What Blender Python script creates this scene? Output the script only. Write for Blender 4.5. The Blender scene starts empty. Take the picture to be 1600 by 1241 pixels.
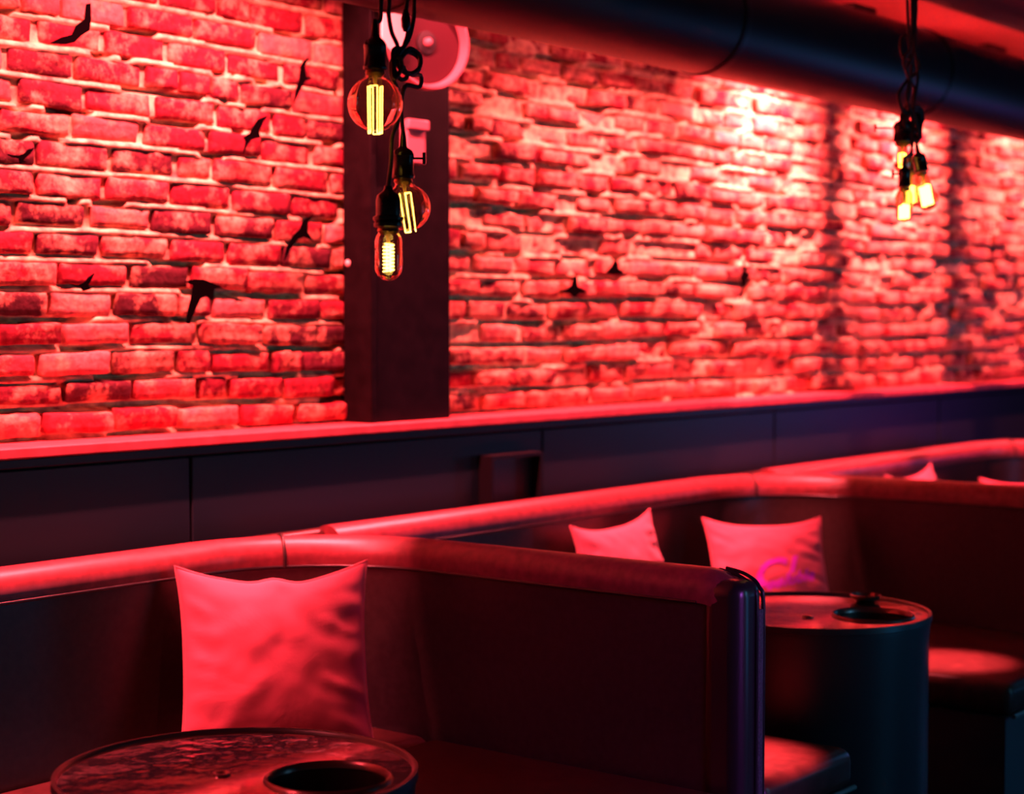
import bpy, bmesh, math, random
import numpy as np
from mathutils import Vector, Matrix, noise
random.seed(7)
S = bpy.context.scene
COL = S.collection
PI = math.pi

# ------------------------------------------------------------------ camera, world, lights, exposure
F_PX, YAW, PITCH, DIST, EYE = 2750.0, math.radians(38.4), math.atan(116.5/2750.0), 3.62, 1.46
cam_data = bpy.data.cameras.new('camera'); cam = bpy.data.objects.new('camera', cam_data); COL.objects.link(cam)
cam.location = (0, -DIST, EYE)
cam.rotation_euler = (PI/2-PITCH, 0, -(PI/2-YAW))
cam_data.sensor_width = 36; cam_data.lens = 36*F_PX/1600
cam_data.clip_start = 0.05
cam_data.dof.use_dof = True; cam_data.dof.focus_distance = 3.6; cam_data.dof.aperture_fstop = 2.6
S.camera = cam
S.view_settings.view_transform = 'Standard'; S.view_settings.look = 'None'
S.view_settings.gamma = 1; S.view_settings.use_curve_mapping = False
S.view_settings.exposure = 0.0

W = bpy.data.worlds.new('dim_room'); S.world = W; W.use_nodes = True
W.node_tree.nodes['Background'].inputs[0].default_value = (0.85, 0.86, 1.0, 1)
W.node_tree.nodes['Background'].inputs[1].default_value = 0.018

RED = (1.0, 0.092, 0.114)
def spot(name, loc, target, energy, color, angle, blend=1.0, radius=0.006):
    l = bpy.data.lights.new(name, 'SPOT'); l.energy = energy; l.color = color
    l.spot_size = math.radians(angle); l.spot_blend = blend; l.shadow_soft_size = radius
    o = bpy.data.objects.new(name, l); COL.objects.link(o); o.location = loc
    o.rotation_euler = (Vector(target)-Vector(loc)).to_track_quat('-Z', 'Y').to_euler()
    return o
def area(name, loc, target, energy, color, sx, sy):
    l = bpy.data.lights.new(name, 'AREA'); l.shape = 'RECTANGLE'; l.size = sx; l.size_y = sy
    l.energy = energy; l.color = color
    o = bpy.data.objects.new(name, l); COL.objects.link(o); o.location = loc
    o.rotation_euler = (Vector(target)-Vector(loc)).to_track_quat('-Z', 'Y').to_euler()
    return o
# red wall washers behind the duct: x, energy, left and right edge of their patch on the wall
WASH = [(6.15, 900, 5.58, 6.68), (7.40, 800, 6.88, 7.90), (8.70, 330, 8.10, None), (3.93, 55, None, None)]
WY, WZ = -0.42, 2.62
for (x, e, xl, xr) in WASH[:3]:
    spot('wall_washer_lamp', (x, WY, WZ), (x, -0.05, 1.30), e, RED, 140, 1.0, 0.007)
spot('column_lamp', (4.02, -0.44, 2.62), (3.98, -0.13, 2.27), WASH[3][1], RED, 52, 1.0, 0.01)
def strip(x, e, length):
    o = area('wall_strip_lamp', (x, WY, WZ), (x, WY-(.72 if x > 4 else .55), WZ-1), e, RED, length, 0.03)
for (x, e, ln) in ((3.12, 280, .9), (5.08, 310, .8), (2.0, 150, .8), (0.9, 150, .8), (9.6, 60, .9)): strip(x, e, ln)
# red ceiling spots over the tables that light cushions and seats
for x, e in ((2.0, 48), (4.35, 44), (6.6, 36)):
    spot('ceiling_spot_lamp', (x+.80, -1.32, 2.62), (x+.88, -0.55, 0.76), e, RED, 36, 1.0, 0.03)
# coloured lamps of the room behind and right of the camera
area('blue_wall_lamp', (8.6, -2.1, 1.25), (5.2, -0.6, 0.8), 5, (0.05, 0.42, 1.0), 0.25, 0.7)
# narrow spots added, unseen, for the red patches on the second booth's benches
for (a, b, e) in (((3.75, -1.15, 2.62), (3.50, -1.5, .45), 5200), ((5.1, -1.2, 2.62), (4.9, -1.40, .45), 3400)):
    spot('bench_patch_light', a, b, e, RED, 12, 1.0, 0.02)
vl = area('violet_lamp', (2.6, -4.4, 1.2), (3.25, -1.68, 0.55), 0.6, (0.62, 0.12, 1.0), 0.3, 1.1); vl.data.spread = math.radians(13)
area('violet_wall_lamp', (9.6, -1.9, 1.0), (8.2, 0, 1.25), 3.2, (0.45, 0.05, 1.0), 0.3, 0.5)
area('blue_glint_light', (4.95, -4.3, .62), (5.4, -.5, .8), 3.0, (0.03, 0.38, 1.0), 0.22, 0.6)  # both blue lights added out of view for reflection spots on the booth backs
area('blue_glint_light', (7.6, -4.3, .75), (7.8, -.5, .85), 4.0, (0.03, 0.38, 1.0), 0.3, 0.6)
tl = area('teal_lamp', (4.7, -4.4, 1.5), (4.0, -1.5, 0.6), 2.2, (0.1, 0.5, 0.8), 0.3, 0.9); tl.data.spread = math.radians(70)

# ------------------------------------------------------------------ helpers
_F = np.array([math.cos(YAW)*math.cos(PITCH), math.sin(YAW)*math.cos(PITCH), -math.sin(PITCH)])
_R = np.array([math.sin(YAW), -math.cos(YAW), 0.0]); _U = np.cross(_R, _F); _C = np.array([0, -DIST, EYE])
def at(u, v, y):                      # the point on the plane y that is seen at a picture position
    r = _F+_R*(u-800)/F_PX-_U*(v-620.5)/F_PX
    return Vector(_C+r*((y+DIST)/r[1]))
def onz(u, v, z):
    r = _F+_R*(u-800)/F_PX-_U*(v-620.5)/F_PX
    return Vector(_C+r*((z-EYE)/r[2]))
def proj(P):
    d = np.array(P)-_C; z = d@_F
    return 800+F_PX*(d@_R)/z, 620.5-F_PX*(d@_U)/z, z

def link(name, me, mat, parent=None):
    o = bpy.data.objects.new(name, me); COL.objects.link(o)
    if mat is not None: me.materials.append(mat)
    if parent is not None: o.parent = parent
    return o
def obj(name, bm, mat, parent=None, smooth=True, flat_axis=False):
    me = bpy.data.meshes.new(name)
    bmesh.ops.recalc_face_normals(bm, faces=bm.faces)
    bm.to_mesh(me); bm.free()
    if smooth:
        me.shade_smooth(); me.set_sharp_from_angle(angle=math.radians(52))
        if flat_axis:
            for p in me.polygons:
                if max(abs(c) for c in p.normal) > .9995: p.use_smooth = False
    return link(name, me, mat, parent)
def tag(o, label=None, cat=None, group=None, kind=None):
    if label: o['label'] = label
    if cat: o['category'] = cat
    if group: o['group'] = group
    if kind: o['kind'] = kind
    return o
def empty(name, loc, label, cat, group=None):
    o = bpy.data.objects.new(name, None); COL.objects.link(o); o.location = loc
    o.empty_display_size = 0.1
    return tag(o, label, cat, group)
def bx(bm, x0, x1, y0, y1, z0, z1, bev=0.0, seg=2, M=None):
    r = bmesh.ops.create_cube(bm, size=1.0)
    vs = r['verts']
    bmesh.ops.scale(bm, vec=(x1-x0, y1-y0, z1-z0), verts=vs)
    bmesh.ops.translate(bm, vec=((x0+x1)/2, (y0+y1)/2, (z0+z1)/2), verts=vs)
    if bev:
        es = list({e for v in vs for e in v.link_edges})
        r2 = bmesh.ops.bevel(bm, geom=es, offset=bev, segments=seg, affect='EDGES', profile=0.5)
        vs = list({v for f in r2['faces'] for v in f.verts} | {v for v in vs if v.is_valid})
    if M is not None: bmesh.ops.transform(bm, matrix=M, verts=vs)
def box(name, x0, x1, y0, y1, z0, z1, mat, parent=None, bev=0.0, seg=2, smooth=None):
    bm = bmesh.new(); bx(bm, x0, x1, y0, y1, z0, z1, bev, seg)
    return obj(name, bm, mat, parent, smooth=bool(bev) if smooth is None else smooth, flat_axis=True)
def lathe(bm, prof, n=32, M=None, cap0=True, cap1=True):   # prof: list of (radius, z), round z
    rings = []
    for (r, z) in prof:
        rings.append([bm.verts.new((r*math.cos(2*PI*k/n), r*math.sin(2*PI*k/n), z)) for k in range(n)])
    for a, b in zip(rings, rings[1:]):
        for k in range(n): bm.faces.new((a[k], a[(k+1) % n], b[(k+1) % n], b[k]))
    if cap0 and prof[0][0] > 1e-6: bm.faces.new(list(reversed(rings[0])))
    if cap1 and prof[-1][0] > 1e-6: bm.faces.new(rings[-1])
    vs = [v for r in rings for v in r]
    if M is not None: bmesh.ops.transform(bm, matrix=M, verts=vs)
def spline(pts, n=6):
    P = [Vector(p) for p in pts]; P = [2*P[0]-P[1]]+P+[2*P[-1]-P[-2]]
    out = []
    for i in range(1, len(P)-2):
        for k in range(n):
            t = k/n
            out.append(0.5*((2*P[i])+(P[i+1]-P[i-1])*t+(2*P[i-1]-5*P[i]+4*P[i+1]-P[i+2])*t*t+(3*P[i]-P[i-1]-3*P[i+1]+P[i+2])*t**3))
    out.append(P[-2]); return out
def tube(bm, pts, r, n=8, closed=False):
    n = max(n, 8)
    P = [Vector(p) for p in pts]; rings = []; N = None; m = len(P)
    for i, p in enumerate(P):
        a = P[(i-1) % m] if (closed or i > 0) else p
        b = P[(i+1) % m] if (closed or i < m-1) else p
        t = (b-a).normalized()
        if N is None: N = t.orthogonal().normalized()
        N = (N-t*N.dot(t)).normalized(); B = t.cross(N)
        rr = r(i/(m-1)) if callable(r) else r
        rings.append([bm.verts.new(p+(N*math.cos(2*PI*k/n)+B*math.sin(2*PI*k/n))*rr) for k in range(n)])
    for i in range(m if closed else m-1):
        a = rings[i]; b = rings[(i+1) % m]
        for k in range(n): bm.faces.new((a[k], a[(k+1) % n], b[(k+1) % n], b[k]))
    if not closed:
        bm.faces.new(list(reversed(rings[0]))); bm.faces.new(rings[-1])
def wire(name, pts, r, mat, parent=None, n=8, sub=6, closed=False):
    bm = bmesh.new(); tube(bm, spline(pts, sub) if sub else pts, r, n, closed)
    return obj(name, bm, mat, parent)

# ------------------------------------------------------------------ materials
def newmat(name):
    m = bpy.data.materials.new(name); m.use_nodes = True
    nt = m.node_tree; b = nt.nodes['Principled BSDF']
    return m, nt, b
def nd(nt, t, **kw):
    n = nt.nodes.new(t)
    for k, v in kw.items(): setattr(n, k, v)
    return n
def add_bump(nt, b, scale, strength, dist=0.004, detail=4, coord='Object', stretch=(1, 1, 1)):
    tc = nd(nt, 'ShaderNodeTexCoord'); mp = nd(nt, 'ShaderNodeMapping'); mp.inputs['Scale'].default_value = stretch
    nz = nd(nt, 'ShaderNodeTexNoise'); nz.inputs['Scale'].default_value = scale; nz.inputs['Detail'].default_value = detail
    bp = nd(nt, 'ShaderNodeBump'); bp.inputs['Strength'].default_value = strength; bp.inputs['Distance'].default_value = dist
    nt.links.new(tc.outputs[coord], mp.inputs[0]); nt.links.new(mp.outputs[0], nz.inputs['Vector'])
    nt.links.new(nz.outputs['Fac'], bp.inputs['Height']); nt.links.new(bp.outputs[0], b.inputs['Normal'])
    return nz
def plain(name, col, rough=0.5, metal=0.0, bump=None, var=0.0, spec=0.5):
    m, nt, b = newmat(name)
    b.inputs['Base Color'].default_value = (*col, 1); b.inputs['Roughness'].default_value = rough
    b.inputs['Metallic'].default_value = metal; b.inputs['Specular IOR Level'].default_value = spec
    sc, st, di = bump if bump else (30, 0.05, 0.002)
    nz = add_bump(nt, b, sc, st, di)
    if var:
        rp = nd(nt, 'ShaderNodeValToRGB')
        rp.color_ramp.elements[0].position = .3; rp.color_ramp.elements[1].position = .7
        rp.color_ramp.elements[0].color = (*[c*(1-var) for c in col], 1); rp.color_ramp.elements[1].color = (*[min(1, c*(1+var)) for c in col], 1)
        nt.links.new(nz.outputs['Fac'], rp.inputs[0]); nt.links.new(rp.outputs[0], b.inputs['Base Color'])
    return m
def brick_mat(name, s0, s1, fac):
    m, nt, b = newmat(name)
    oi = nd(nt, 'ShaderNodeObjectInfo'); av = nd(nt, 'ShaderNodeAttribute'); av.attribute_name = 'tone'
    ad = nd(nt, 'ShaderNodeMath', operation='ADD'); fr = nd(nt, 'ShaderNodeMath', operation='FRACT')
    nt.links.new(oi.outputs['Random'], ad.inputs[0]); nt.links.new(av.outputs['Fac'], ad.inputs[1]); nt.links.new(ad.outputs[0], fr.inputs[0])
    rp = nd(nt, 'ShaderNodeValToRGB'); e = rp.color_ramp.elements
    e[0].position = 0; e[0].color = (.06, .014, .02, 1); e[1].position = 1; e[1].color = (.6, .24, .2, 1)
    for p, c in ((.16, (.13, .02, .035, 1)), (.4, (.24, .018, .035, 1)), (.75, (.36, .03, .05, 1))):
        q = e.new(p); q.color = c
    nt.links.new(fr.outputs[0], rp.inputs[0])
    geo = nd(nt, 'ShaderNodeNewGeometry')
    n1 = nd(nt, 'ShaderNodeTexNoise'); n1.inputs['Scale'].default_value = 11; n1.inputs['Detail'].default_value = 7; n1.inputs['Roughness'].default_value = .68
    n2 = nd(nt, 'ShaderNodeTexNoise'); n2.inputs['Scale'].default_value = 55; n2.inputs['Detail'].default_value = 6
    nt.links.new(geo.outputs['Position'], n1.inputs['Vector']); nt.links.new(geo.outputs['Position'], n2.inputs['Vector'])
    r1 = nd(nt, 'ShaderNodeValToRGB'); r1.color_ramp.elements[0].position = s0; r1.color_ramp.elements[1].position = s1
    nt.links.new(n1.outputs['Fac'], r1.inputs[0])
    mx = nd(nt, 'ShaderNodeMix', data_type='RGBA'); mx.inputs['B'].default_value = (.82, .48, .27, 1)
    sc = nd(nt, 'ShaderNodeMath', operation='MULTIPLY'); sc.inputs[1].default_value = fac
    nt.links.new(r1.outputs[0], sc.inputs[0]); nt.links.new(sc.outputs[0], mx.inputs['Factor']); nt.links.new(rp.outputs[0], mx.inputs['A'])
    r2 = nd(nt, 'ShaderNodeValToRGB'); r2.color_ramp.elements[0].position = .3; r2.color_ramp.elements[1].position = .62
    r2.color_ramp.elements[0].color = (.35, .3, .32, 1)
    nt.links.new(n2.outputs['Fac'], r2.inputs[0])
    mu = nd(nt, 'ShaderNodeMix', data_type='RGBA', blend_type='MULTIPLY'); mu.inputs['Factor'].default_value = .7
    nt.links.new(mx.outputs['Result'], mu.inputs['A']); nt.links.new(r2.outputs[0], mu.inputs['B'])
    nt.links.new(mu.outputs['Result'], b.inputs['Base Color'])
    bp = nd(nt, 'ShaderNodeBump'); bp.inputs['Strength'].default_value = .7; bp.inputs['Distance'].default_value = .006
    nt.links.new(n2.outputs['Fac'], bp.inputs['Height']); nt.links.new(bp.outputs[0], b.inputs['Normal'])
    b.inputs['Roughness'].default_value = .9; b.inputs['Specular IOR Level'].default_value = .2
    return m
def mortar_mat():
    m, nt, b = newmat('lime_mortar')
    geo = nd(nt, 'ShaderNodeNewGeometry')
    n2 = nd(nt, 'ShaderNodeTexNoise'); n2.inputs['Scale'].default_value = 24; n2.inputs['Detail'].default_value = 7
    nt.links.new(geo.outputs['Position'], n2.inputs['Vector'])
    rp = nd(nt, 'ShaderNodeValToRGB'); rp.color_ramp.elements[0].position = .32; rp.color_ramp.elements[1].position = .62
    rp.color_ramp.elements[0].color = (.36, .15, .11, 1); rp.color_ramp.elements[1].color = (.88, .80, .42, 1)
    nt.links.new(n2.outputs['Fac'], rp.inputs[0]); nt.links.new(rp.outputs[0], b.inputs['Base Color'])
    bp = nd(nt, 'ShaderNodeBump'); bp.inputs['Strength'].default_value = .5; bp.inputs['Distance'].default_value = .005
    nt.links.new(n2.outputs['Fac'], bp.inputs['Height']); nt.links.new(bp.outputs[0], b.inputs['Normal'])
    b.inputs['Roughness'].default_value = .95; b.inputs['Specular IOR Level'].default_value = .1
    return m
def glass_mat(name, tint):
    m, nt, b = newmat(name)
    b.inputs['Base Color'].default_value = (*tint, 1); b.inputs['Roughness'].default_value = 0
    b.inputs['Transmission Weight'].default_value = 1; b.inputs['IOR'].default_value = 1.46
    return m
def emit_mat(name, col, strength):
    m, nt, b = newmat(name)
    b.inputs['Base Color'].default_value = (.1, .05, .02, 1)
    b.inputs['Emission Color'].default_value = (*col, 1); b.inputs['Emission Strength'].default_value = strength
    return m
def lacquer_mat():
    m, nt, b = newmat('lacquered_table_top')
    tc = nd(nt, 'ShaderNodeTexCoord'); mp = nd(nt, 'ShaderNodeMapping'); mp.inputs['Scale'].default_value = (3, 14, 3)
    mp.inputs['Rotation'].default_value = (0, 0, .5)
    nz = nd(nt, 'ShaderNodeTexNoise'); nz.inputs['Scale'].default_value = 2.2; nz.inputs['Detail'].default_value = 5
    nt.links.new(tc.outputs['Object'], mp.inputs[0]); nt.links.new(mp.outputs[0], nz.inputs['Vector'])
    rp = nd(nt, 'ShaderNodeValToRGB'); rp.color_ramp.elements[0].color = (.012, .007, .006, 1); rp.color_ramp.elements[1].color = (.06, .026, .02, 1)
    nt.links.new(nz.outputs['Fac'], rp.inputs[0]); nt.links.new(rp.outputs[0], b.inputs['Base Color'])
    n2 = nd(nt, 'ShaderNodeTexNoise'); n2.inputs['Scale'].default_value = 8; n2.inputs['Detail'].default_value = 4
    nt.links.new(tc.outputs['Object'], n2.inputs['Vector'])
    bp = nd(nt, 'ShaderNodeBump'); bp.inputs['Strength'].default_value = .5; bp.inputs['Distance'].default_value = .012
    nt.links.new(n2.outputs['Fac'], bp.inputs['Height']); nt.links.new(bp.outputs[0], b.inputs['Normal'])
    b.inputs['Roughness'].default_value = .09; b.inputs['Specular IOR Level'].default_value = .9
    b.inputs['Coat Weight'].default_value = 1; b.inputs['Coat Roughness'].default_value = .05; b.inputs['Coat IOR'].default_value = 1.9; b.inputs['IOR'].default_value = 1.7
    return m
def fabric_mat(name, col):
    m, nt, b = newmat(name)
    tc = nd(nt, 'ShaderNodeTexCoord'); nz = nd(nt, 'ShaderNodeTexNoise'); nz.inputs['Scale'].default_value = 350; nz.inputs['Detail'].default_value = 2
    n2 = nd(nt, 'ShaderNodeTexNoise'); n2.inputs['Scale'].default_value = 9; n2.inputs['Detail'].default_value = 5
    n2.inputs['Distortion'].default_value = .8
    for n in (nz, n2): nt.links.new(tc.outputs['Object'], n.inputs['Vector'])
    b1 = nd(nt, 'ShaderNodeBump'); b1.inputs['Strength'].default_value = .25; b1.inputs['Distance'].default_value = .001
    b2 = nd(nt, 'ShaderNodeBump'); b2.inputs['Strength'].default_value = .16; b2.inputs['Distance'].default_value = .02
    nt.links.new(nz.outputs['Fac'], b1.inputs['Height']); nt.links.new(n2.outputs['Fac'], b2.inputs['Height'])
    nt.links.new(b2.outputs[0], b1.inputs['Normal']); nt.links.new(b1.outputs[0], b.inputs['Normal'])
    b.inputs['Base Color'].default_value = (*col, 1); b.inputs['Roughness'].default_value = .85
    b.inputs['Sheen Weight'].default_value = .2
    return m

M_BRICK = brick_mat('old_brick', .49, .64, .85); M_BRICK_W = brick_mat('limewashed_brick', .42, .60, .9); M_MORTAR = mortar_mat()
M_LEDGE = plain('painted_ledge', (.55, .09, .1), .55, bump=(18, .2, .003), var=.25)
M_PANEL = plain('dark_panelling', (.006, .013, .019), .42, bump=(14, .06, .002), spec=.3)
M_STEEL = plain('dark_painted_steel', (.006, .004, .005), .5, bump=(22, .08, .002), var=.3, spec=.05)
M_DUCT = plain('dark_duct_paint', (.012, .0135, .016), .45, bump=(6, .08, .004), spec=.22)
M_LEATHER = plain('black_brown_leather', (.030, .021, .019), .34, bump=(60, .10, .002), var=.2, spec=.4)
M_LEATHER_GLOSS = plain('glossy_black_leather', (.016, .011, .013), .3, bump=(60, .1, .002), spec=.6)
M_SEAT = plain('seat_leather_lit_tone', (.055, .018, .016), .34, bump=(30, .12, .003), var=.25, spec=.3)  # same leather made lighter, so the red light on the seats shows
M_ROLL = plain('roll_leather_lit_tone', (.20, .04, .046), .38, bump=(40, .1, .002), var=.25)  # red light on the roll put into a lighter colour than the backrest
M_LEATHER_DK = plain('black_leather_piping', (.012, .01, .012), .3, bump=(80, .1, .001))
M_WELT = plain('piping_teal_glint', (.12, .15, .15), .35)  # teal light caught by the seat welt, put into its colour
M_ZIP = plain('stitched_strip', (.05, .025, .05), .5, bump=(160, .8, .004), var=.6)
M_BASE = plain('blue_grey_plinth', (.04, .055, .07), .45)
M_PILLOW = fabric_mat('coral_fabric', (.50, .105, .155))
M_SEAM = fabric_mat('coral_seam', (.5, .12, .15))
M_PRINT = plain('magenta_lettering', (.52, .03, .85), .6)
M_TABLE = lacquer_mat()
M_DRUM = plain('black_drum_enamel', (.024, .023, .034), .36, bump=(5, .06, .004))
M_RIM = plain('worn_metal_rim', (.16, .09, .09), .28, metal=.8, bump=(60, .2, .001))
M_HOLE = plain('black_cup', (.006, .006, .008), .4)
M_CORD = plain('black_cord', (.012, .011, .012), .6)
M_SOCKET = plain('black_bakelite', (.014, .011, .015), .26)
M_BRASS = plain('dim_brass', (.3, .17, .07), .35, metal=1)
M_GLASS = glass_mat('clear_amber_glass', (1.0, .86, .66))
M_FIL = emit_mat('glowing_filament', (1.0, .62, .09), 9.0)
M_FIL_HOT = emit_mat('hot_filament', (1.0, .72, .16), 9.0)
M_STEM = plain('glass_stem', (.7, .42, .2), .2)
M_PALE = plain('pale_plate', (.86, .66, .56), .5)
M_DISH_FACE = plain('dark_dish_metal', (.055, .016, .022), .45, bump=(9, .1, .003), spec=.25)
M_DISH = plain('grey_dish_metal', (.5, .2, .22), .4, bump=(9, .1, .003))
M_BIRD = plain('black_bird_vinyl', (.002, .0015, .002), .95, spec=.0)
M_CEIL = plain('ceiling_paint', (.4, .13, .15), .8, bump=(10, .2, .004))
M_FLOOR = plain('dark_floor', (.02, .018, .02), .4)
M_BOXF = plain('black_box_enamel', (.004, .004, .006), .5, spec=.2)
M_BLACK = plain('matt_black', (.02, .019, .02), .6)

# ------------------------------------------------------------------ the setting
X0, X1 = 0.4, 10.6
tag(box('floor', -1.5, 11, -6.5, .2, -.1, 0, M_FLOOR), kind='structure')
tag(box('ceiling', -1.5, 11, -6.5, .2, 2.80, 2.9, M_CEIL), kind='structure')
tag(box('trim_2', -1.5, 11, -6.5, -.735, 2.65, 2.799, M_BLACK), kind='structure')
wall = box('wall_back', X0, X1, .05, .2, 0, 2.8, M_MORTAR); tag(wall, kind='structure')
COURSE, ZB, JOINT = .0745, 1.172, .0135
NROW = 20
# mortar bed: a relief surface between the bricks
def mortar_bed():
    dx, dz = .016, .0052
    xs = np.arange(X0, X1+dx/2, dx); zs = np.arange(ZB-.01, ZB+NROW*COURSE, dz)
    nx, nz = len(xs), len(zs)
    verts = []
    for z in zs:
        k = (z-ZB)/COURSE
        for x in xs:
            zz = z+.0045*math.sin(x*1.9)+.003*math.sin(x*5.3+1)
            f = ((zz-ZB)/COURSE) % 1.0            # 0 = foot of a brick, (1-JOINT/COURSE) = its top
            j = (f-.80)/.20                        # 0..1 through the bed joint
            low = max(0, 1-k/11.0)
            kk = math.floor((zz-ZB)/COURSE)
            th = (.30-.42*low) if x < 4.2 else (.02-.34*low)
            v = (noise.noise((x*4.6, kk*7.31, 20.3))+.35*noise.noise((x*15, kk*3.7, 2.0))-th)/.16
            void = min(1, max(0, v)); void = void*void*(3-2*void)
            if j < 0: d = .014
            else: d = -.002+.008*(1-void)*max(0, j-.6)+void*(.014+.066*max(0, j-.05)**.6)
            n = noise.noise((x*7, z*11, 3.1)); n2 = noise.noise((x*31, z*40, 8.7))
            rag = .6+.5*min(1, max(0, (x-4.2)/.4))
            verts.append((x, d+.010*n*rag+.004*n2-.0005, z))
    faces = []
    for j in range(nz-1):
        a = j*nx
        for i in range(nx-1): faces.append((a+i, a+i+1, a+nx+i+1, a+nx+i))
    me = bpy.data.meshes.new('mortar'); me.from_pydata(verts, [], faces); me.shade_smooth()
    o = link('mortar', me, M_MORTAR, wall); o['kind'] = 'stuff'
    return o
mortar_bed()
def brick_mesh(seed, rough):
    rnd = random.Random(seed); nx, nz = 9, 5
    AX = [-1, -.95, -.7, -.4, -.12, .15, .45, .72, .95, 1]; CZ = [-1, -.84, -.3, .3, .84, 1]
    V = []; Fc = []; idx = {}
    off = Vector((rnd.random()*50, rnd.random()*50, rnd.random()*50))
    for j in range(nz+1):
        for i in range(nx+1):
            a = a2 = AX[i]; c = c2 = CZ[j]
            e = 1.0 if max(abs(a), abs(c)) > .99 else 0.0
            p = Vector((a2*.1, 0, c2*.0302))
            n = noise.noise_vector(p*24+off)
            n3 = noise.noise(p*45+off)
            p.y = (.0065+(.004 if rough > 1.5 else 0))*e*(.6+.4*rough)+n.y*.0045*rough+n3*.003
            if e > .99:
                p.x += n.x*.0045*rough*(1 if abs(a) > .99 else .3); p.z += n.z*.0042*rough*(1 if abs(c) > .99 else .3)
                if abs(a) > .99 and abs(c) > .99: p.x *= .99; p.z *= .94; p.y += .003
            idx[i, j] = len(V); V.append(tuple(p))
    for j in range(nz):
        for i in range(nx): Fc.append((idx[i, j], idx[i+1, j], idx[i+1, j+1], idx[i, j+1]))
    loop = [idx[i, 0] for i in range(nx+1)]+[idx[nx, j] for j in range(1, nz+1)]+[idx[i, nz] for i in range(nx-1, -1, -1)]+[idx[0, j] for j in range(nz-1, 0, -1)]
    base = len(V)
    for q in loop: V.append((V[q][0], .05, V[q][2]))
    m = len(loop)
    for k in range(m): Fc.append((loop[(k+1) % m], loop[k], base+k, base+(k+1) % m))
    me = bpy.data.meshes.new('brick'); me.from_pydata(V, [], Fc); me.shade_smooth()
    me.materials.append(M_BRICK if rough < 1.5 else M_BRICK_W)
    return me, V, Fc
FINE = [brick_mesh(100+i, 1.0) for i in range(14)]
RAG = [brick_mesh(300+i, 2.0) for i in range(16)]
bricks = []
rb = random.Random(5)
for k in range(NROW):
    x = X0+(.107 if k % 2 else 0)+rb.uniform(-.03, .03)
    while x < X1-.25:
        L = rb.uniform(.188, .222)
        if rb.random() < .10: L = rb.uniform(.095, .12)
        xc = x+L/2
        ragged = xc > 4.25
        if not (3.84 < xc < 4.04):
            z = ZB+k*COURSE+.031-.0045*math.sin(xc*1.9)-.003*math.sin(xc*5.3+1)+rb.uniform(-.0015, .0015)
            y = rb.uniform(-.009, .006) if not ragged else rb.uniform(-.020, .016)
            low = max(0, 1-(k/9.0))
            y -= low*rb.uniform(0, .024)
            if ragged and k < 14 and rb.random() < .14: y += rb.uniform(.02, .045)
            mi = rb.randrange(14)
            src = (RAG if (ragged or rb.random() < .15) else FINE)[mi]
            M = Matrix.Translation((xc, y, z)) @ Matrix.Rotation(rb.gauss(0, .014 if ragged else .011), 4, 'Y') @ Matrix.Rotation(rb.gauss(0, .02), 4, 'Z') @ Matrix.Rotation(rb.gauss(0, .05)+.10*low, 4, 'X') @ Matrix.Diagonal((L/.2*.97, 1, (rb.uniform(.70, .96) if ragged else rb.uniform(.88, 1.02)-low*rb.uniform(0, .18)), 1))
            u, v, d = proj((xc, 0, z))
            vis = -60 < u < 1660 and z < 2.40 and -60 < v
            bricks.append((d if vis else 99, M, src))
        x += L+rb.uniform(.007, .015)
bricks.sort(key=lambda t: t[0])
sv, sf, st = [], [], []
for i, (d, M, src) in enumerate(bricks):
    if i < 298:
        o = bpy.data.objects.new('brick', src[0]); COL.objects.link(o); o.parent = wall; o.matrix_world = M
    else:
        b0 = len(sv); tone = rb.random()
        for p in src[1]: sv.append(tuple(M @ Vector(p))); st.append(tone)
        for f in src[2]: sf.append(tuple(b0+q for q in f))
me = bpy.data.meshes.new('brick_remainder'); me.from_pydata(sv, [], sf); me.shade_smooth()
at_ = me.attributes.new('tone', 'FLOAT', 'POINT'); at_.data.foreach_set('value', st)
o = link('brick_remainder', me, M_BRICK_W, wall); o['kind'] = 'stuff'

# ledge and panelling
led = box('trim_1', X0, X1, -.165, .04, 1.140, 1.1665, M_LEDGE, bev=.004); tag(led, kind='structure')
pan = box('wall_lower', X0, X1, -.115, .04, 0, 1.1395, M_PANEL); tag(pan, kind='structure')
pw = [0.4, 1.6, 3.05, 4.55, 6.05, 7.55, 9.05, 10.6]
for a, b in zip(pw, pw[1:]): box('panel', a+.004, b-.004, -.140, -.116, .03, 1.112, M_PANEL, pan, bev=.004)
box('top_rail', X0, X1, -.150, -.116, 1.116, 1.139, M_PANEL, pan, bev=.003)

# steel column
col = empty('steel_column', (3.93, -.06, 1.167), 'dark steel column standing on the ledge between the two brick panels', 'column')
def loc(o, par):
    o.parent = par; o.matrix_parent_inverse = Matrix.Translation(-par.location); return o
loc(box('front_plate', 3.765, 4.105, -.125, -.108, 1.168, 2.80, M_STEEL, bev=.003), col)
loc(box('web', 3.80, 4.06, -.108, .045, 1.168, 2.80, M_STEEL), col)
loc(box('edge_flange', 3.745, 3.767, -.132, -.02, 1.168, 2.80, M_STEEL, bev=.003), col)
bm = bmesh.new(); p = at(543, 412, -.02); lathe(bm, [(.011, 0), (.011, .008), (.006, .013), (0, .014)], 12, Matrix.Translation((p.x-.015, -.035, p.z)) @ Matrix.Rotation(PI/2, 4, 'X'))
loc(obj('bolt', bm, M_PALE), col)

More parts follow.
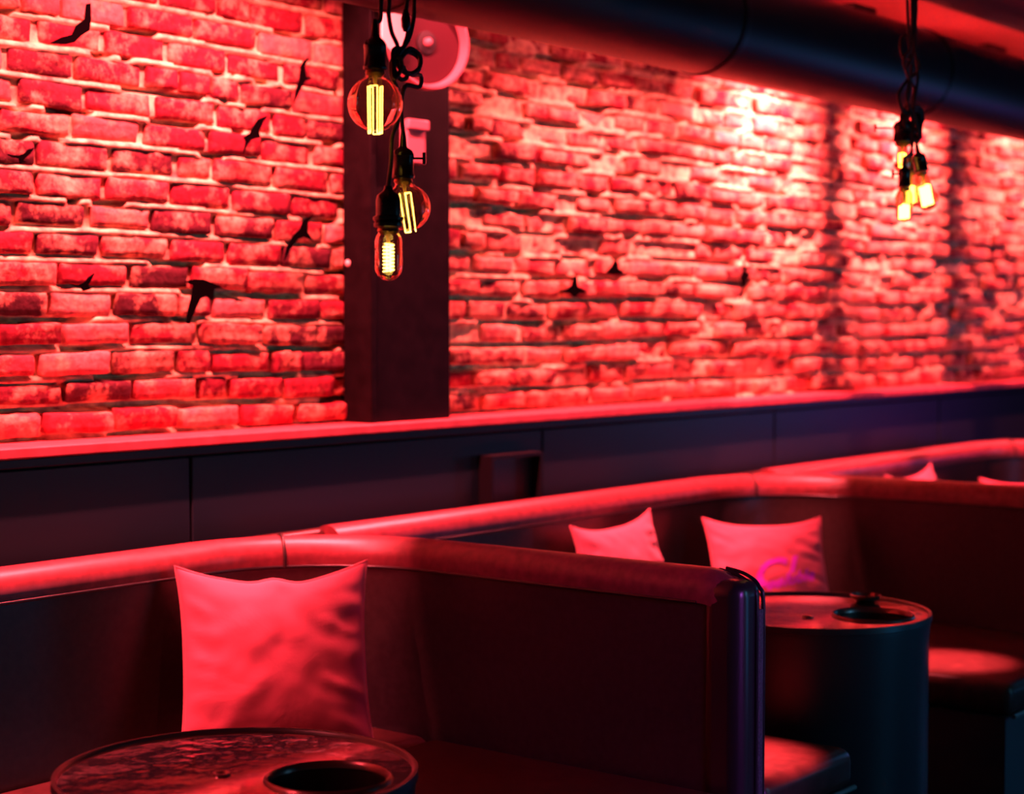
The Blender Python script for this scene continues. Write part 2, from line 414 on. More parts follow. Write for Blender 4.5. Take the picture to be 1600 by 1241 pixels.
# ventilation duct in front of the wall top
DY, DZ, DR = -.62, 2.41, .168
duct = empty('ventilation_duct', (6, DY, DZ), 'long dark round ventilation duct running under the ceiling along the brick wall', 'duct')
Rx = Matrix.Rotation(PI/2, 4, 'Y')
bm = bmesh.new(); lathe(bm, [(DR, -5), (DR, 4.6)], 56, Matrix.Translation((6, DY, DZ)) @ Rx, True, True)
loc(obj('duct_tube', bm, M_DUCT), duct)
for x in (1.9, 3.3, 4.75, 6.25, 7.72, 9.2):
    bm = bmesh.new(); lathe(bm, [(DR-.01, -.018), (DR+.004, -.018), (DR+.006, 0), (DR+.004, .018), (DR-.01, .018)], 56, Matrix.Translation((x, DY, DZ)) @ Rx, False, False)
    loc(obj('joint_ring', bm, M_DUCT), duct)
for x in (2.6, 5.5, 8.45):
    loc(box('hanger_strap', x-.012, x+.012, DY-.004, DY+.004, DZ+DR-.01, 2.80, M_STEEL), duct)

# wall washer housings (behind the duct), unseen; barn doors added to cut dark bands on the wall
for i, (x, e, xl, xr) in enumerate(WASH[:3]):
    w = empty('wall_washer', (x, WY, WZ+.05), 'black wall washer with added barn doors behind the duct, %s along the brick wall' % ('first', 'second', 'third', 'fourth', 'fifth')[i], 'lamp', 'wall washers behind the duct')
    loc(box('housing', x-.09, x+.09, WY-.05, WY+.05, WZ+.02, WZ+.05, M_BLACK, bev=.004), w)
    for side, xe in ((-1, xl), (1, xr)):
        if xe is None: continue
        off = .062; yy = WY+abs(off/(xe-x))*(0-WY)
        loc(box('added_barn_door', x+side*off-.0015, x+side*off+.0015, WY-.05, yy, WZ-.19, WZ+.04, M_BLACK), w)

# things fixed to the column
pd = empty('round_dish', (0, 0, 0), 'round grey metal dish with a raised rim and centre knob high on the dark column', 'dish')
c = at(664, 67, -.17); pd.location = c
Md = Matrix.Rotation(math.radians(-14), 4, 'Z') @ Matrix.Rotation(PI/2, 4, 'X')
bm = bmesh.new(); lathe(bm, [(0, 0), (.124, 0), (.124, .004), (0, .004)], 48, Md, False, False); obj('dish_plate', bm, M_DISH_FACE, pd)
bm = bmesh.new(); lathe(bm, [(.120, -.002), (.139, -.002), (.141, .022), (.137, .034), (.130, .034), (.122, .006)], 48, Md, False, False); obj('raised_rim', bm, M_DISH, pd)
bm = bmesh.new(); lathe(bm, [(.034, .003), (.034, .010), (.022, .012)], 24, Md); hb = obj('hub', bm, M_BLACK, pd)
bm = bmesh.new(); lathe(bm, [(.013, .010), (.013, .022), (.008, .027), (0, .028)], 20, Md); obj('knob', bm, M_DISH, hb)
bm = bmesh.new(); lathe(bm, [(.02, -.05), (.02, 0)], 16, Md); obj('mounting_stub', bm, M_STEEL, pd)
pp = at(615, 40, -.20)
pl = empty('pale_plate', pp, 'pale rounded plate hanging on the dark column beside the round dish', 'plate')
bm = bmesh.new(); prof = []
w2, h2 = .050, .11
for k in range(13):
    t = PI+PI*k/12; prof.append((w2*math.cos(t), -.03+w2*.9*math.sin(t)))
prof = [(-w2, h2)]+prof+[(w2, h2)]
f0 = [bm.verts.new((a, -.004, b)) for a, b in prof]; f1 = [bm.verts.new((a, .004, b)) for a, b in prof]
bm.faces.new(f0); bm.faces.new(f1[::-1])
for k in range(len(prof)): bm.faces.new((f0[k], f0[(k+1) % len(prof)], f1[(k+1) % len(prof)], f1[k]))
obj('plate_body', bm, M_PALE, pl, smooth=False)
box('mounting_arm', -.012, .012, .004, .076, .05, .075, M_STEEL, pl)
s0 = at(634, 188, -.15); s1 = at(663, 257, -.15)
sw = empty('switch_box', ((s0.x+s1.x)/2, -.126, s1.z), 'small square metal box with a raised lid on the dark column, behind the lower bulbs', 'box')
wv = (s1.x-s0.x)/2; hv = s0.z-s1.z
box('box_body', -wv, wv, -.03, .001, 0, hv, M_DISH, sw, bev=.004)
box('lid', -wv-.004, wv+.004, -.042, -.024, hv*.80, hv+.004, M_DISH, sw, bev=.003)
b0 = at(768, 708, -.19); b1 = at(848, 780, -.19)
wb = empty('wall_box', ((b0.x+b1.x)/2, -.141, b1.z-.02), 'small square black box fixed to the dark panelling under the ledge', 'box')
wv = (b1.x-b0.x)/2; hv = b0.z-b1.z+.01
for (a, b, c_, d) in ((-wv, -wv+.012, 0, hv), (wv-.012, wv, 0, hv), (-wv+.012, wv-.012, 0, .012), (-wv+.012, wv-.012, hv-.012, hv)):
    box('frame_side', a, b, -.05, .001, c_, d, M_BOXF, wb)
box('recess_back', -wv+.012, wv-.012, -.012, -.002, .012, hv-.012, M_HOLE, wb)

# ------------------------------------------------------------------ bird silhouettes on the bricks
def bird(pts, label, y=-.056):
    P = [at(u, v, y) for u, v in pts]
    c = sum(P, Vector())/len(P)
    bm = bmesh.new()
    from mathutils.geometry import tessellate_polygon
    tris = tessellate_polygon([[Vector((p.x, p.z, 0)) for p in P]])
    a = [bm.verts.new((p.x-c.x, -.0025, p.z-c.z)) for p in P]; b = [bm.verts.new((p.x-c.x, .0025, p.z-c.z)) for p in P]
    for t in tris:
        bm.faces.new([a[q] for q in t]); bm.faces.new([b[q] for q in reversed(t)])
    n = len(a)
    for k in range(n): bm.faces.new((a[k], a[(k+1) % n], b[(k+1) % n], b[k]))
    o = obj('bird_silhouette', bm, M_BIRD, smooth=False); o.location = (c.x, y, c.z)
    tag(o, label, 'wall decal', 'bird silhouettes on the brick wall')
bird([(77, 68), (97, 58), (113, 54), (119, 40), (132, 30), (135, 6), (141, 5), (142, 30), (139, 48), (126, 56), (116, 66), (104, 69)], 'big black bird silhouette with bent wing, topmost on the left brick panel')
bird([(459, 161), (463, 138), (468, 124), (470, 104), (474, 96), (482, 90), (476, 104), (478, 120), (490, 121), (476, 127), (468, 142)], 'thin upright black bird silhouette near the upper left bulb')
bird([(381, 240), (384, 220), (380, 215), (391, 207), (398, 194), (404, 186), (419, 180), (411, 190), (404, 206), (407, 215), (392, 218), (386, 226)], 'black bird silhouette with swept wings in the middle of the left brick panel')
bird([(11, 241), (22, 243), (31, 243), (38, 240), (44, 234), (53, 231), (47, 240), (39, 247), (36, 251), (42, 254), (32, 256), (30, 248), (20, 246)], 'small black gull silhouette at the far left edge of the brick wall')
bird([(444, 408), (448, 386), (458, 368), (468, 359), (474, 344), (490, 336), (481, 348), (480, 362), (489, 377), (475, 370), (465, 374), (454, 388)], 'black bird silhouette diving beside the column, left of the bulbs')
bird([(108, 444), (122, 445), (131, 442), (138, 434), (147, 427), (142, 438), (137, 446), (142, 452), (130, 455), (126, 449), (116, 447)], 'small black gull silhouette low on the left brick panel')
bird([(289, 440), (304, 436), (318, 437), (334, 443), (348, 450), (334, 452), (333, 464), (329, 469), (323, 462), (313, 467), (303, 488), (296, 506), (291, 506), (293, 488), (299, 464), (302, 446)], 'large black bird silhouette with spread wings and long tail, lowest on the left panel')
bird([(870, 456), (884, 452), (893, 446), (896, 432), (901, 431), (902, 447), (912, 452), (918, 457), (905, 459), (897, 465), (890, 459)], 'blurred black bird silhouette right of the column, lower left one', -.056)
bird([(946, 428), (955, 416), (961, 406), (965, 410), (966, 420), (976, 427), (961, 430)], 'blurred black bird silhouette right of the column, upper right one', -.056)
bird([(1157, 470), (1160, 446), (1156, 434), (1161, 424), (1162, 404), (1165, 424), (1173, 428), (1166, 440), (1162, 456)], 'blurred thin black bird silhouette in the middle of the right brick panel', -.056)

# ------------------------------------------------------------------ banquettes
XP, PITCHX = 3.275, 2.285
HT, TH, RC, YB, YE = .925, .05, .42, -.36, -1.665
def sweep(path, prof, zscale=None):
    """path: list of (x, y); prof: list of (offset to the right of travel, z)"""
    bm = bmesh.new(); rings = []; m = len(path)
    for i, p in enumerate(path):
        a = Vector(path[max(0, i-1)]); b = Vector(path[min(m-1, i+1)])
        t = (b-a).normalized(); nrm = Vector((t.y, -t.x))
        row = []
        for (o_, z) in prof:
            k, dz = (1, 0) if zscale is None else zscale(i)
            row.append(bm.verts.new((p[0]+nrm.x*o_*k, p[1]+nrm.y*o_*k, z+dz if z > .5 else z)))
        rings.append(row)
    n = len(prof)
    for a, b in zip(rings, rings[1:]):
        for k in range(n): bm.faces.new((a[k], a[(k+1) % n], b[(k+1) % n], b[k]))
    bm.faces.new(rings[0][::-1]); bm.faces.new(rings[-1])
    return bm
def booth(i, label, group):
    xp = XP+PITCHX*i; xl = xp-PITCHX+TH
    root = empty('banquette', (xp-PITCHX/2, -.9, 0), label, 'booth', group)
    path = [(xl+.002, YB)]
    n0 = 14; xs = xp-RC
    path += [(xl+(xs-xl)*k/n0, YB) for k in range(1, n0)]
    for k in range(17):
        t = PI/2*k/16; path.append((xs+RC*math.sin(t), YB-RC+RC*math.cos(t)))
    ye = YE+.09
    n1 = 14; y0 = YB-RC
    path += [(xp, y0+(ye-y0)*k/n1) for k in range(1, n1+1)]
    nbody = len(path)
    re = .08
    for k in range(1, 9):
        t = PI/2*k/8; path.append((xp, ye-re*math.sin(t)))
    def zs(i):
        if i < nbody: return (1, 0)
        t = PI/2*(i-nbody+1)/8
        return (1-.28*(1-math.cos(t))**1.5, -.045*(1-math.cos(t)))
    body = [(-TH+.004, .06), (-TH+.004, .86), (TH-.004, .86), (TH-.004, .06)]
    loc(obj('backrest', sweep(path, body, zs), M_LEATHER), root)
    # rounded roll along the top
    prof = []
    for k in range(13):
        t = PI*k/12; prof.append((-(TH+.003)*math.cos(t), .872+.053*math.sin(t)))
    prof = [(-TH-.001, .852)]+prof+[(TH+.001, .852)]
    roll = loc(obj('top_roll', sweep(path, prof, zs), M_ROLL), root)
    # seam in the roll, on the bend
    c = path[n0+6]; t = Vector(path[n0+7])-Vector(path[n0+5]); t.normalize(); nr = Vector((t.y, -t.x))
    pts = [(c[0]+nr.x*a*1.035, c[1]+nr.y*a*1.035, .872+(z-.872)*1.05) for a, z in prof]
    bm = bmesh.new(); tube(bm, pts, .0045, 6); obj('seam_welt', bm, M_LEATHER, roll)
    # welts under the roll on the seat side
    bm = bmesh.new(); pts = []
    for j in range(nbody):
        a = Vector(path[max(0, j-1)]); b = Vector(path[min(len(path)-1, j+1)]); t = (b-a).normalized(); nr = Vector((t.y, -t.x))
        pts.append((path[j][0]+nr.x*(TH+.001), path[j][1]+nr.y*(TH+.001), .853))
    tube(bm, pts, .004, 6); loc(obj('piping', bm, M_LEATHER_DK), root)
    # flat corner top behind the bend with its own rear roll
    bm = bmesh.new()
    arc = [(xs+(RC+.04)*math.sin(PI/2*k/16), YB-RC+(RC+.04)*math.cos(PI/2*k/16)) for k in range(17)]
    pts = arc+[(xp+.04, YB+.045)]
    a = [bm.verts.new((p[0], p[1], .900)) for p in pts]; b = [bm.verts.new((p[0], p[1], .06)) for p in pts]
    bm.faces.new(a)
    for k in range(len(pts)): bm.faces.new((a[k], a[(k+1) % len(pts)], b[(k+1) % len(pts)], b[k]))
    loc(obj('corner_top', bm, M_SEAT, smooth=False), root)
    prof2 = [(-.022*math.cos(PI*k/8), .892+.024*math.sin(PI*k/8)) for k in range(9)]
    loc(obj('corner_roll', sweep([(xs+.1+(xp+TH-xs-.1)*k/6, YB+.028) for k in range(7)], prof2), M_SEAT), root)
    # end panel of the partition
    ex0, ex1 = xp-TH*.9, xp+TH*.9
    loc(box('end_panel', xp-TH-.001, xp+TH+.001, YE-.022, YE+.085, .05, .906, M_LEATHER_GLOSS, bev=.035, seg=6), root)
    for nm, xx, mt, rr in (('end_piping', xp+.012, M_LEATHER_DK, .0045), ('end_piping', xp+.040, M_LEATHER_DK, .0045)):
        bm = bmesh.new()
        tube(bm, spline([(xx, YE-.024, .06), (xx, YE-.024, .5), (xx, YE-.024, .83), (xx, YE-.014, .885), (xx, YE+.02, .910), (xx, YE+.07, .920)], 6), rr, 6)
        loc(obj(nm, bm, mt), root)
    bm = bmesh.new(); bx(bm, xp+.016, xp+.036, YE-.028, YE-.018, .07, .84, .003)
    loc(obj('stitched_strip', bm, M_ZIP), root)
    # seats: along the wall and along both partitions
    def cushion(name, x0, x1, y0, y1):
        bm = bmesh.new(); bx(bm, x0, x1, y0, y1, .355, .450, .03, 4)
        for v in bm.verts:
            if v.co.z > .43:
                a = 1-abs((v.co.x-(x0+x1)/2)/((x1-x0)/2))**3; b = 1-abs((v.co.y-(y0+y1)/2)/((y1-y0)/2))**3
                v.co.z += .02*a*b
        return loc(obj(name, bm, M_SEAT), root)
    cushion('seat_cushion', xl+.004, xp-TH-.004, -.82, YB-TH-.006)
    xr = xp-TH-.006
    for (a, b) in ((xl+.006, xl+.43), (xr-.82, xr)):
        cushion('side_cushion', a, b, YE-.02, -.826)
        loc(box('side_base', a+.012, b-.012, YE, -.826, .02, .352, M_BASE), root)
        pts = [(a+.01, YE-.024, .358), (b-.01, YE-.024, .358)]
        bm = bmesh.new(); tube(bm, pts, .007, 6); loc(obj('seat_welt', bm, M_WELT), root)
    loc(box('back_base', xl+.006, xr, -.80, YB-TH-.008, .02, .352, M_BASE), root)
    return root
booth(0, 'nearest black leather banquette, curved corner behind the big coral cushion', 'leather banquettes along the wall')
booth(1, 'second black leather banquette, behind the far drum table', 'leather banquettes along the wall')
booth(2, 'farthest black leather banquette, at the right edge under the brick wall', 'leather banquettes along the wall')

# ------------------------------------------------------------------ cushions
def pillow(center, yaw, tilt, w, h, T, seed, label, chop=0.0, roll=0.0, letters=False, ears=.10):
    """yaw: heading of its face from -y towards -x, tilt: leaning back"""
    off = Vector((seed*3.7, seed*1.3, seed*7.1))
    def pt(a, c, side):          # a, c in -1..1
        x = a*w/2*(1-ears*.75*(1-abs(c)**2.6)); z = c*h/2*(1-ears*1.8*(1-abs(a)**2.6))
        if chop and c > 0: z -= chop*c*c*math.exp(-((a-.1)/.42)**2)
        if chop: z += .016*c**6*math.exp(-((a-.02)/.17)**2)*(1 if c > 0 else 0)
        th = T*((1-abs(a)**2.4)*(1-abs(c)**2.4))**.55
        e = 1-max(abs(a), abs(c))
        n = noise.noise(Vector((a*2.1, c*2.1, side))+off)*.007+noise.noise(Vector((a*5, c*4.2, side*2))+off)*.005
        # pulled creases radiating from the corners and the side seam
        n += .022*noise.noise(Vector((a*2.2, c*6.5+a*2, 4.0))+off)*max(0, abs(a+.1)-.45)*1.6*(1-abs(c)**4)
        if chop: n -= .022*math.exp(-((a-.1)/.09)**2)*max(0, c-.25)
        y = -side*(th+n*min(1, e*6)) 
        return Vector((x, y, z))
    N = 48
    bm = bmesh.new(); G = {}
    for side in (1, -1):
        for i in range(N+1):
            for j in range(N+1):
                edge = i in (0, N) or j in (0, N)
                if side == -1 and edge: G[side, i, j] = G[1, i, j]; continue
                a, c = i/N*2-1, j/N*2-1
                a = math.copysign(1-(1-abs(a))**1.25, a); c = math.copysign(1-(1-abs(c))**1.25, c)
                G[side, i, j] = bm.verts.new(pt(a, c, side))
        for i in range(N):
            for j in range(N):
                q = [G[side, i, j], G[side, i+1, j], G[side, i+1, j+1], G[side, i, j+1]]
                bm.faces.new(q if side == 1 else q[::-1])
    root = empty('cushion', center, label, 'cushion', 'coral cushions on the banquettes')
    root.rotation_euler = (Matrix.Rotation(-yaw, 3, 'Z') @ Matrix.Rotation(-tilt, 3, 'X') @ Matrix.Rotation(roll, 3, 'Y')).to_euler()
    obj('cover', bm, M_PILLOW, root)
    bm = bmesh.new(); pts = []
    for k in range(96):
        t = k/96*4; s, q = int(t), (t % 1)*2-1
        a, c = ((q, -1), (1, q), (-q, 1), (-1, -q))[s]
        pts.append(pt(a, c, 1))
    tube(bm, pts, .0035, 6, closed=True); obj('seam', bm, M_SEAM, root)
    if letters:
        def text(body, size, a0, c0, slant, ex):
            cu = bpy.data.curves.new('lettering', 'FONT'); cu.body = body; cu.size = size; cu.shear = .35; cu.offset = ex; cu.resolution_u = 3
            t = bpy.data.objects.new('lettering', cu); COL.objects.link(t); bpy.context.view_layer.update()
            me = bpy.data.meshes.new_from_object(t.evaluated_get(bpy.context.evaluated_depsgraph_get()))
            bpy.data.objects.remove(t)
            b2 = bmesh.new(); b2.from_mesh(me)
            bmesh.ops.triangulate(b2, faces=b2.faces)
            bmesh.ops.subdivide_edges(b2, edges=[e for e in b2.edges if e.calc_length() > .012], cuts=2)
            for v in b2.verts:
                x, z = v.co.x, v.co.y+v.co.x*slant
                a = a0+x/(w/2); c = c0+z/(h/2)
                a = max(-.97, min(.97, a)); c = max(-.97, min(.97, c))
                p = pt(a, c, 1); v.co = (p.x, p.y-.002, p.z)
            b2.to_mesh(me); b2.free(); me.materials.clear()
            link('lettering', me, M_PRINT, root)
        text('C', .16, -.46, -.46, .1, .004)
        text('l', .13,   .16, -.28, .1, .004)
        text('soluble', .066, -.20, -.50, .24, .002)
    return root
rd = math.radians
pillow((2.876, -.630, .668), rd(38), rd(16), .455, .455, .065, 3, 'large coral cushion with dented top, leaning behind the near drum table', chop=.014)
pillow((4.455, -.535, .662), rd(0), rd(14), .43, .40, .06, 5, 'coral cushion half hidden behind the near partition, left one of the second booth', roll=rd(-2))
pillow((5.120, -.66, .628), rd(38), rd(24), .425, .38, .06, 8, 'coral cushion with magenta script lettering, above the far drum table', letters=True, roll=rd(1))
pillow((6.50, -.55, .68), rd(0), rd(14), .42, .40, .06, 11, 'coral cushion showing only its top corner, left one of the farthest booth', roll=rd(-3))
pillow((7.30, -.70, .61), rd(38), rd(26), .43, .40, .06, 14, 'coral cushion showing only its top edge, right one of the farthest booth')

# ------------------------------------------------------------------ drum tables
def table(x, y, hole, label, screw):
    R, H = .306, .70
    t = empty('drum_table', (x, y, 0), label, 'table', 'round drum tables')
    bm = bmesh.new(); lathe(bm, [(R-.012, 0), (R-.006, .02), (R-.006, H-.06), (R-.002, H-.03), (R-.002, H-.012)], 72, None, True, False); obj('drum_body', bm, M_DRUM, t)
    # top with a hole
    bm = bmesh.new(); n = 72; hr = .099
    outer = [bm.verts.new(((R-.006)*math.cos(2*PI*k/n), (R-.006)*math.sin(2*PI*k/n), H-.004)) for k in range(n)]
    inner = [bm.verts.new((hole[0]+hr*math.cos(2*PI*k/n), hole[1]+hr*math.sin(2*PI*k/n), H-.004)) for k in range(n)]
    for k in range(n): bm.faces.new((outer[k], outer[(k+1) % n], inner[(k+1) % n], inner[k]))
    lo = [bm.verts.new((v.co.x, v.co.y, H-.03)) for v in inner]
    for k in range(n): bm.faces.new((inner[k], inner[(k+1) % n], lo[(k+1) % n], lo[k]))
    obj('table_top', bm, M_TABLE, t, smooth=False)
    bm = bmesh.new(); lathe(bm, [(R-.009, H-.005), (R-.007, H+.001), (R-.003, H+.003), (R+.001, H+.002), (R+.002, H-.014), (R-.004, H-.018)], 72, None, False, False); obj('rim', bm, M_DRUM, t)
    bm = bmesh.new(); lathe(bm, [(hr-.002, H-.01), (hr, H-.002), (hr+.004, H+.002), (hr+.009, H-.001), (hr+.01, H-.005)], 48, Matrix.Translation((hole[0], hole[1], 0)), False, False); obj('hole_ring', bm, M_RIM, t)
    bm = bmesh.new(); lathe(bm, [(hr-.002, H-.012), (hr-.006, H-.16), (0, H-.16)], 48, Matrix.Translation((hole[0], hole[1], 0)), False, False); obj('cup', bm, M_HOLE, t)
    bm = bmesh.new(); lathe(bm, [(.007, H-.005), (.010, H-.001), (.015, H-.0005), (.017, H-.005)], 24, Matrix.Translation((screw[0], screw[1], 0)), False, False); obj('screw_ring', bm, M_RIM, t)
table(2.032, -1.413, (.063, -.154), 'round black drum table in front of the big coral cushion', (-.028, .008))
table(4.124, -1.368, (.034, -.156), 'round black drum table in the second booth, beside the partition end', (-.096, -.037))
c = onz(1352, 938, .70)
bm = bmesh.new(); lathe(bm, [(.026, 0), (.038, .008), (.042, .018), (.039, .019), (.034, .008), (0, .004)], 28)
o = obj('small_dish', bm, M_RIM); o.location = (c.x, c.y, .6975)
tag(o, 'small dark dish with a red glint on the far table behind its hole', 'dish')
# ------------------------------------------------------------------ pendant bulbs
def socket_parts(root, P, ax, r, L, ring, key=None, klen=1.9):
    """P: mouth of the socket, ax: axis upwards"""
    Q = ax.to_track_quat('Z', 'Y').to_matrix().to_4x4(); Mx = Matrix.Translation(P) @ Q
    bm = bmesh.new()
    pr = [(r*.98, 0), (r*1.04, L*.03), (r*1.04, L*.1), (r*.95, L*.13), (r*.95, L*.62), (r, L*.66), (r, L*.74), (r*.82, L*.86), (r*.42, L*.95), (r*.34, L), (r*.30, L*1.22), (r*.18, L*1.5)]
    if ring: pr = [(r*.94, 0), (r*1.12, L*.03), (r*1.12, L*.12), (r*.98, L*.15), (r*1.18, L*.2), (r*1.18, L*.28), (r*.95, L*.31), (r*.95, L*.7), (r*.85, L*.84), (r*.4, L*.96), (r*.33, L*1.02), (r*.3, L*1.08)]
    lathe(bm, pr, 28, Mx)
    s = obj('socket', bm, M_SOCKET, root)
    if key is not None:
        k = Vector(key); b = P+ax*L*.62
        bm = bmesh.new(); tube(bm, [b+k*r*.8, b+k*(r*klen)], .0022, 8); tube(bm, [b+k*(r*klen)+Vector((0, 0, .011)), b+k*(r*klen)+Vector((0, 0, -.011))], .0035, 8)
        obj('switch_key', bm, M_SOCKET, s)
    bm = bmesh.new(); lathe(bm, [(r*.8, -.001), (r*.86, -.006), (r*.62, -.012)], 24, Mx, False, False); obj('brass_collar', bm, M_BRASS, s)
def bulb(root, P, ax, prof, fil, mat=M_FIL, fr=.0010):
    Q = ax.to_track_quat('Z', 'Y').to_matrix().to_4x4(); Mx = Matrix.Translation(P) @ Q
    bm = bmesh.new(); inner = [(max(a-.0011, 0), -(b-(.0011 if q > len(prof)*.6 else 0))) for q, (a, b) in enumerate(prof)]
    lathe(bm, [(a, -b) for a, b in prof]+inner[::-1]+[(prof[0][0], -prof[0][1])], 40, Mx, False, False)
    bmesh.ops.remove_doubles(bm, verts=bm.verts, dist=1e-5)
    g = obj('glass_bulb', bm, M_GLASS, root)
    rf, z0, z1, n, spiral = fil
    bm = bmesh.new()
    tube(bm, [Mx @ Vector((0, 0, -.004)), Mx @ Vector((0, 0, -z0+.012)), Mx @ Vector((0, 0, -z0+.002))], lambda t: .0055-.003*t, 8)
    for k in range(4):
        t = 2*PI*k/4+.3
        tube(bm, [Mx @ Vector((0, 0, -z0+.004)), Mx @ Vector((rf*math.cos(t), rf*math.sin(t), -z0))], .0006, 5)
    obj('stem', bm, M_STEM, g)
    bm = bmesh.new()
    if spiral:
        pts = [Mx @ Vector((rf*math.cos(t*.55), rf*math.sin(t*.55), -z0-(z1-z0)*t/(n*11.4))) for t in range(int(n*11.4))]
        tube(bm, pts, fr*1.25, 6)
        for k in range(2):
            tube(bm, [Mx @ Vector((rf*.5*(-1)**k, 0, -z0)), Mx @ Vector((rf*.5*(-1)**k, 0, -z1))], fr, 6)
    else:
        for k in range(n):
            t = 2*PI*k/n; t2 = 2*PI*(k+1)/n
            a = Vector((rf*math.cos(t), rf*math.sin(t), -z0)); b = Vector((rf*.92*math.cos(t), rf*.92*math.sin(t), -z1)); 
            tube(bm, [Mx @ a, Mx @ b], fr, 6)
            c_ = Vector((rf*math.cos(t2), rf*math.sin(t2), -z0)); d = Vector((rf*.92*math.cos(t2), rf*.92*math.sin(t2), -z1))
            tube(bm, [Mx @ (b if k % 2 else a), Mx @ (d if k % 2 else c_)], fr*.8, 5)
    obj('filament', bm, mat, g)
def globe(R, nr, nl):
    zc = nl+math.sqrt(R*R-nr*nr)
    pr = [(nr*.92, 0), (nr, .003), (nr, nl*.7)]
    a0 = math.asin(nr/R)
    for k in range(20):
        t = a0+.12+(PI-a0-.12)*k/19; pr.append((max(R*math.sin(t), 0), zc-R*math.cos(t)))
    return pr
def tubular(R, nr, nl, L):
    pr = [(nr, 0), (nr, nl*.5), (R*.9, nl), (R, nl+.008)]
    for k in range(10):
        t = PI/2*k/9; pr.append((R*math.cos(t), L-R+R*math.sin(t)))
    return pr
def teardrop(R, nr, L):
    pr = [(nr, 0), (nr, .012), (nr*1.15, .025), (R*.70, .048), (R*.90, .066)]
    for k in range(10):
        t = PI/2*k/9; pr.append((R*math.cos(t), L-R+R*math.sin(t)))
    return pr
def P1(u, v, dy=0.0):                 # a point in the near cluster's hanging plane
    return at(u, v, -1.45+dy)
def P2(u, v, dy=0.0):
    return at(u, v, -1.45+dy)
UP = Vector((0, 0, 1))
CEIL = 2.65
def up_to_ceiling(p): return Vector((p.x, p.y, CEIL))
kx = Vector((math.sin(YAW), -math.cos(YAW), 0))    # sideways in the picture
G1 = 'pendant bulbs over the near table'
# near cluster: globe bulb on the left
a = P1(592, 108)
l = empty('pendant_bulb', P1(594, 0), 'clear globe bulb glowing yellow on black cord, upper left of the near cluster', 'lamp', G1)
tmp = []
def build(root, fn):
    before = set(bpy.data.objects); fn()
    for o in set(bpy.data.objects)-before:
        if o.parent is root: o.matrix_parent_inverse = Matrix.Translation(-root.location)
        elif o.parent is not None and o.parent.parent is root or (o.parent is not None and o.parent not in (None, root)): pass
def lampA():
    ax = (P1(593, 55)-P1(588, 110)).normalized()
    m = P1(586, 109)
    socket_parts(l, m, UP, .0205, .060, False)
    bulb(l, m-UP*.002, UP, globe(.0495, .0165, .012), (.0135, .028, .112, 6, False))
    wire('cord', [m+UP*.085, P1(594, 30), P1(595, 0), P1(596, -120), up_to_ceiling(P1(600, -200))], .0042, M_CORD, l)
build(l, lampA)
l2 = empty('pendant_bulb', P1(640, 0), 'clear globe bulb glowing amber behind the tubular bulb, with a key switch socket', 'lamp', G1)
def lampB():
    m = P1(630, 279, .03)
    socket_parts(l2, m, UP, .0205, .060, False, key=kx)
    bulb(l2, m-UP*.002, (UP+kx*-.14).normalized(), globe(.0435, .0165, .012), (.012, .026, .098, 6, False))
    wire('cord', [m+UP*.085, P1(627, 170, .03), P1(633, 135, .03), P1(655, 136, .03), P1(657, 118, .02), P1(640, 116, .0), P1(625, 100), P1(636, 82), P1(655, 92, .01), P1(652, 112, .02), P1(633, 112, .02), P1(622, 88, .0), P1(638, 62), P1(646, 30), P1(647, 0), P1(648, -120), up_to_ceiling(P1(646, -200))], .0042, M_CORD, l2, sub=8)
build(l2, lampB)
l3 = empty('pendant_bulb', P1(610, 0), 'small tubular bulb with bright filament, lowest of the near cluster', 'lamp', G1)
def lampC():
    m = P1(607, 356, -.03)
    socket_parts(l3, m, UP, .0235, .069, True)
    bulb(l3, m-UP*.001, UP, tubular(.0245, .017, .014, .094), (.0095, .028, .078, 8, True), M_FIL_HOT)
    wire('cord', [m+UP*.072, P1(611, 255, -.02), P1(613, 215, 0), P1(621, 190, .01), P1(624, 150, .0), P1(612, 118), P1(612, 96), P1(622, 88, -.01), P1(628, 104, -.01), P1(616, 122, -.01), P1(614, 82), P1(621, 72), P1(612, 50), P1(607, 20), P1(608, 0), P1(610, -120), up_to_ceiling(P1(612, -200))], .0042, M_CORD, l3, sub=8)
build(l3, lampC)
# a spare knotted loop of cord, hooked up with the others
l4 = empty('cord_knot', P1(636, 0), 'knotted spare loop of black cord above the near bulbs', 'cord')
def knot():
    wire('loose_cord', [up_to_ceiling(P1(640, -200)), P1(640, -100), P1(636, 0), P1(633, 25), P1(638, 48), P1(632, 70), P1(627, 84), P1(642, 76), P1(656, 88), P1(655, 106), P1(640, 116), P1(628, 110), P1(620, 96), P1(627, 76), P1(618, 84), P1(616, 108), P1(626, 124), P1(636, 120), P1(630, 104)], .0042, M_CORD, l4, sub=8)
    bm = bmesh.new(); lathe(bm, [(.004, 0), (.008, .008), (.009, .022), (.006, .034), (.004, .04)], 14, Matrix.Translation(P1(634, 32)-UP*.02)); obj('strain_relief', bm, M_SOCKET, l4)
build(l4, knot)
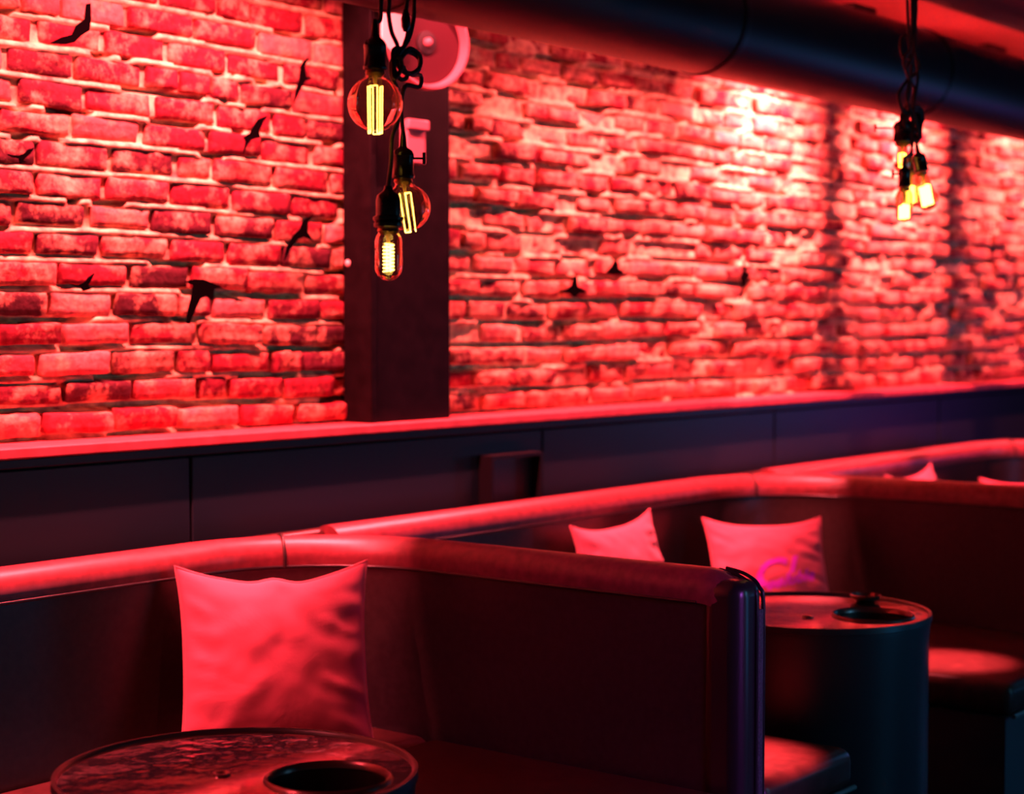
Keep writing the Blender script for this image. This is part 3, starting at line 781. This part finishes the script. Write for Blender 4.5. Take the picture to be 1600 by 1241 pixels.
# far cluster
G2 = 'pendant bulbs over the far table'
def far(label, m, prof, fil, r, L, cord, key=None, ax=UP, hot=True, fr=.002, klen=1.9):
    root = empty('pendant_bulb', cord[-2], label, 'lamp', G2)
    def f():
        socket_parts(root, m, ax, r, L, False, key, klen)
        bulb(root, m-ax*.002, ax, prof, fil, M_FIL_HOT if hot else M_FIL, fr)
        wire('cord', [m+ax*L*1.4]+cord, .0045, M_CORD, root)
    build(root, f)
tilt = (UP*1+kx*-.2).normalized()
far('bright teardrop bulb hanging right in the far cluster', P2(1440, 268), teardrop(.031, .014, .108), (.013, .040, .094, 8, True), .0195, .055, [P2(1436, 212), P2(1428, 170), P2(1434, 120), P2(1430, 60), P2(1432, 0), P2(1432, -60), up_to_ceiling(P2(1432, -100))], ax=tilt, fr=.0035)
far('bright tubular bulb hanging lowest in the far cluster', P2(1413, 292, -.03), tubular(.0225, .015, .014, .094), (.0115, .048, .084, 6, True), .0165, .055, [P2(1424, 235, -.02), P2(1426, 190), P2(1417, 150), P2(1424, 110), P2(1420, 60), P2(1418, 0), P2(1418, -60), up_to_ceiling(P2(1418, -100))], key=-kx, fr=.003)
far('dim amber bulb half hidden highest in the far cluster', P2(1410, 222, .03), teardrop(.024, .013, .082), (.009, .03, .066, 6, False), .026, .062, [P2(1416, 165, .02), P2(1422, 130), P2(1412, 95), P2(1424, 70), P2(1425, 0), P2(1425, -60), up_to_ceiling(P2(1425, -100))], hot=False, key=-kx, klen=2.9)
far('amber bulb glowing behind the lowest tubular bulb of the far cluster', P2(1424, 268, .06), tubular(.0215, .015, .014, .10), (.0095, .04, .088, 6, True), .0165, .05, [P2(1424, 225, .05), P2(1419, 185, .03), P2(1428, 140, .01), P2(1416, 110), P2(1428, 80), P2(1428, 0), P2(1428, -60), up_to_ceiling(P2(1429, -100))], hot=False, fr=.002)

l5 = empty('cord_knot', P2(1426, 0), 'knotted spare loop of black cord above the far bulbs', 'cord')
def knot2():
    wire('loose_cord', [up_to_ceiling(P2(1430, -100)), P2(1430, 0, .01), P2(1424, 45, .01), P2(1408, 62, .01), P2(1412, 90, .01), P2(1432, 84, .01), P2(1436, 108, .01), P2(1416, 128, .01), P2(1404, 150, .01), P2(1414, 176, .01), P2(1434, 166, .01), P2(1442, 186, .01), P2(1430, 206, .01), P2(1414, 196, .01), P2(1420, 172, .01), P2(1438, 178, .01), P2(1434, 214, .01), P2(1426, 222, .01)], .0055, M_CORD, l5, sub=8)
    bm = bmesh.new(); lathe(bm, [(.008, 0), (.018, .004), (.019, .05), (.012, .062), (.005, .08)], 20, Matrix.Translation(P2(1431, 219, .02))); obj('spare_socket', bm, M_SOCKET, l5)
build(l5, knot2)
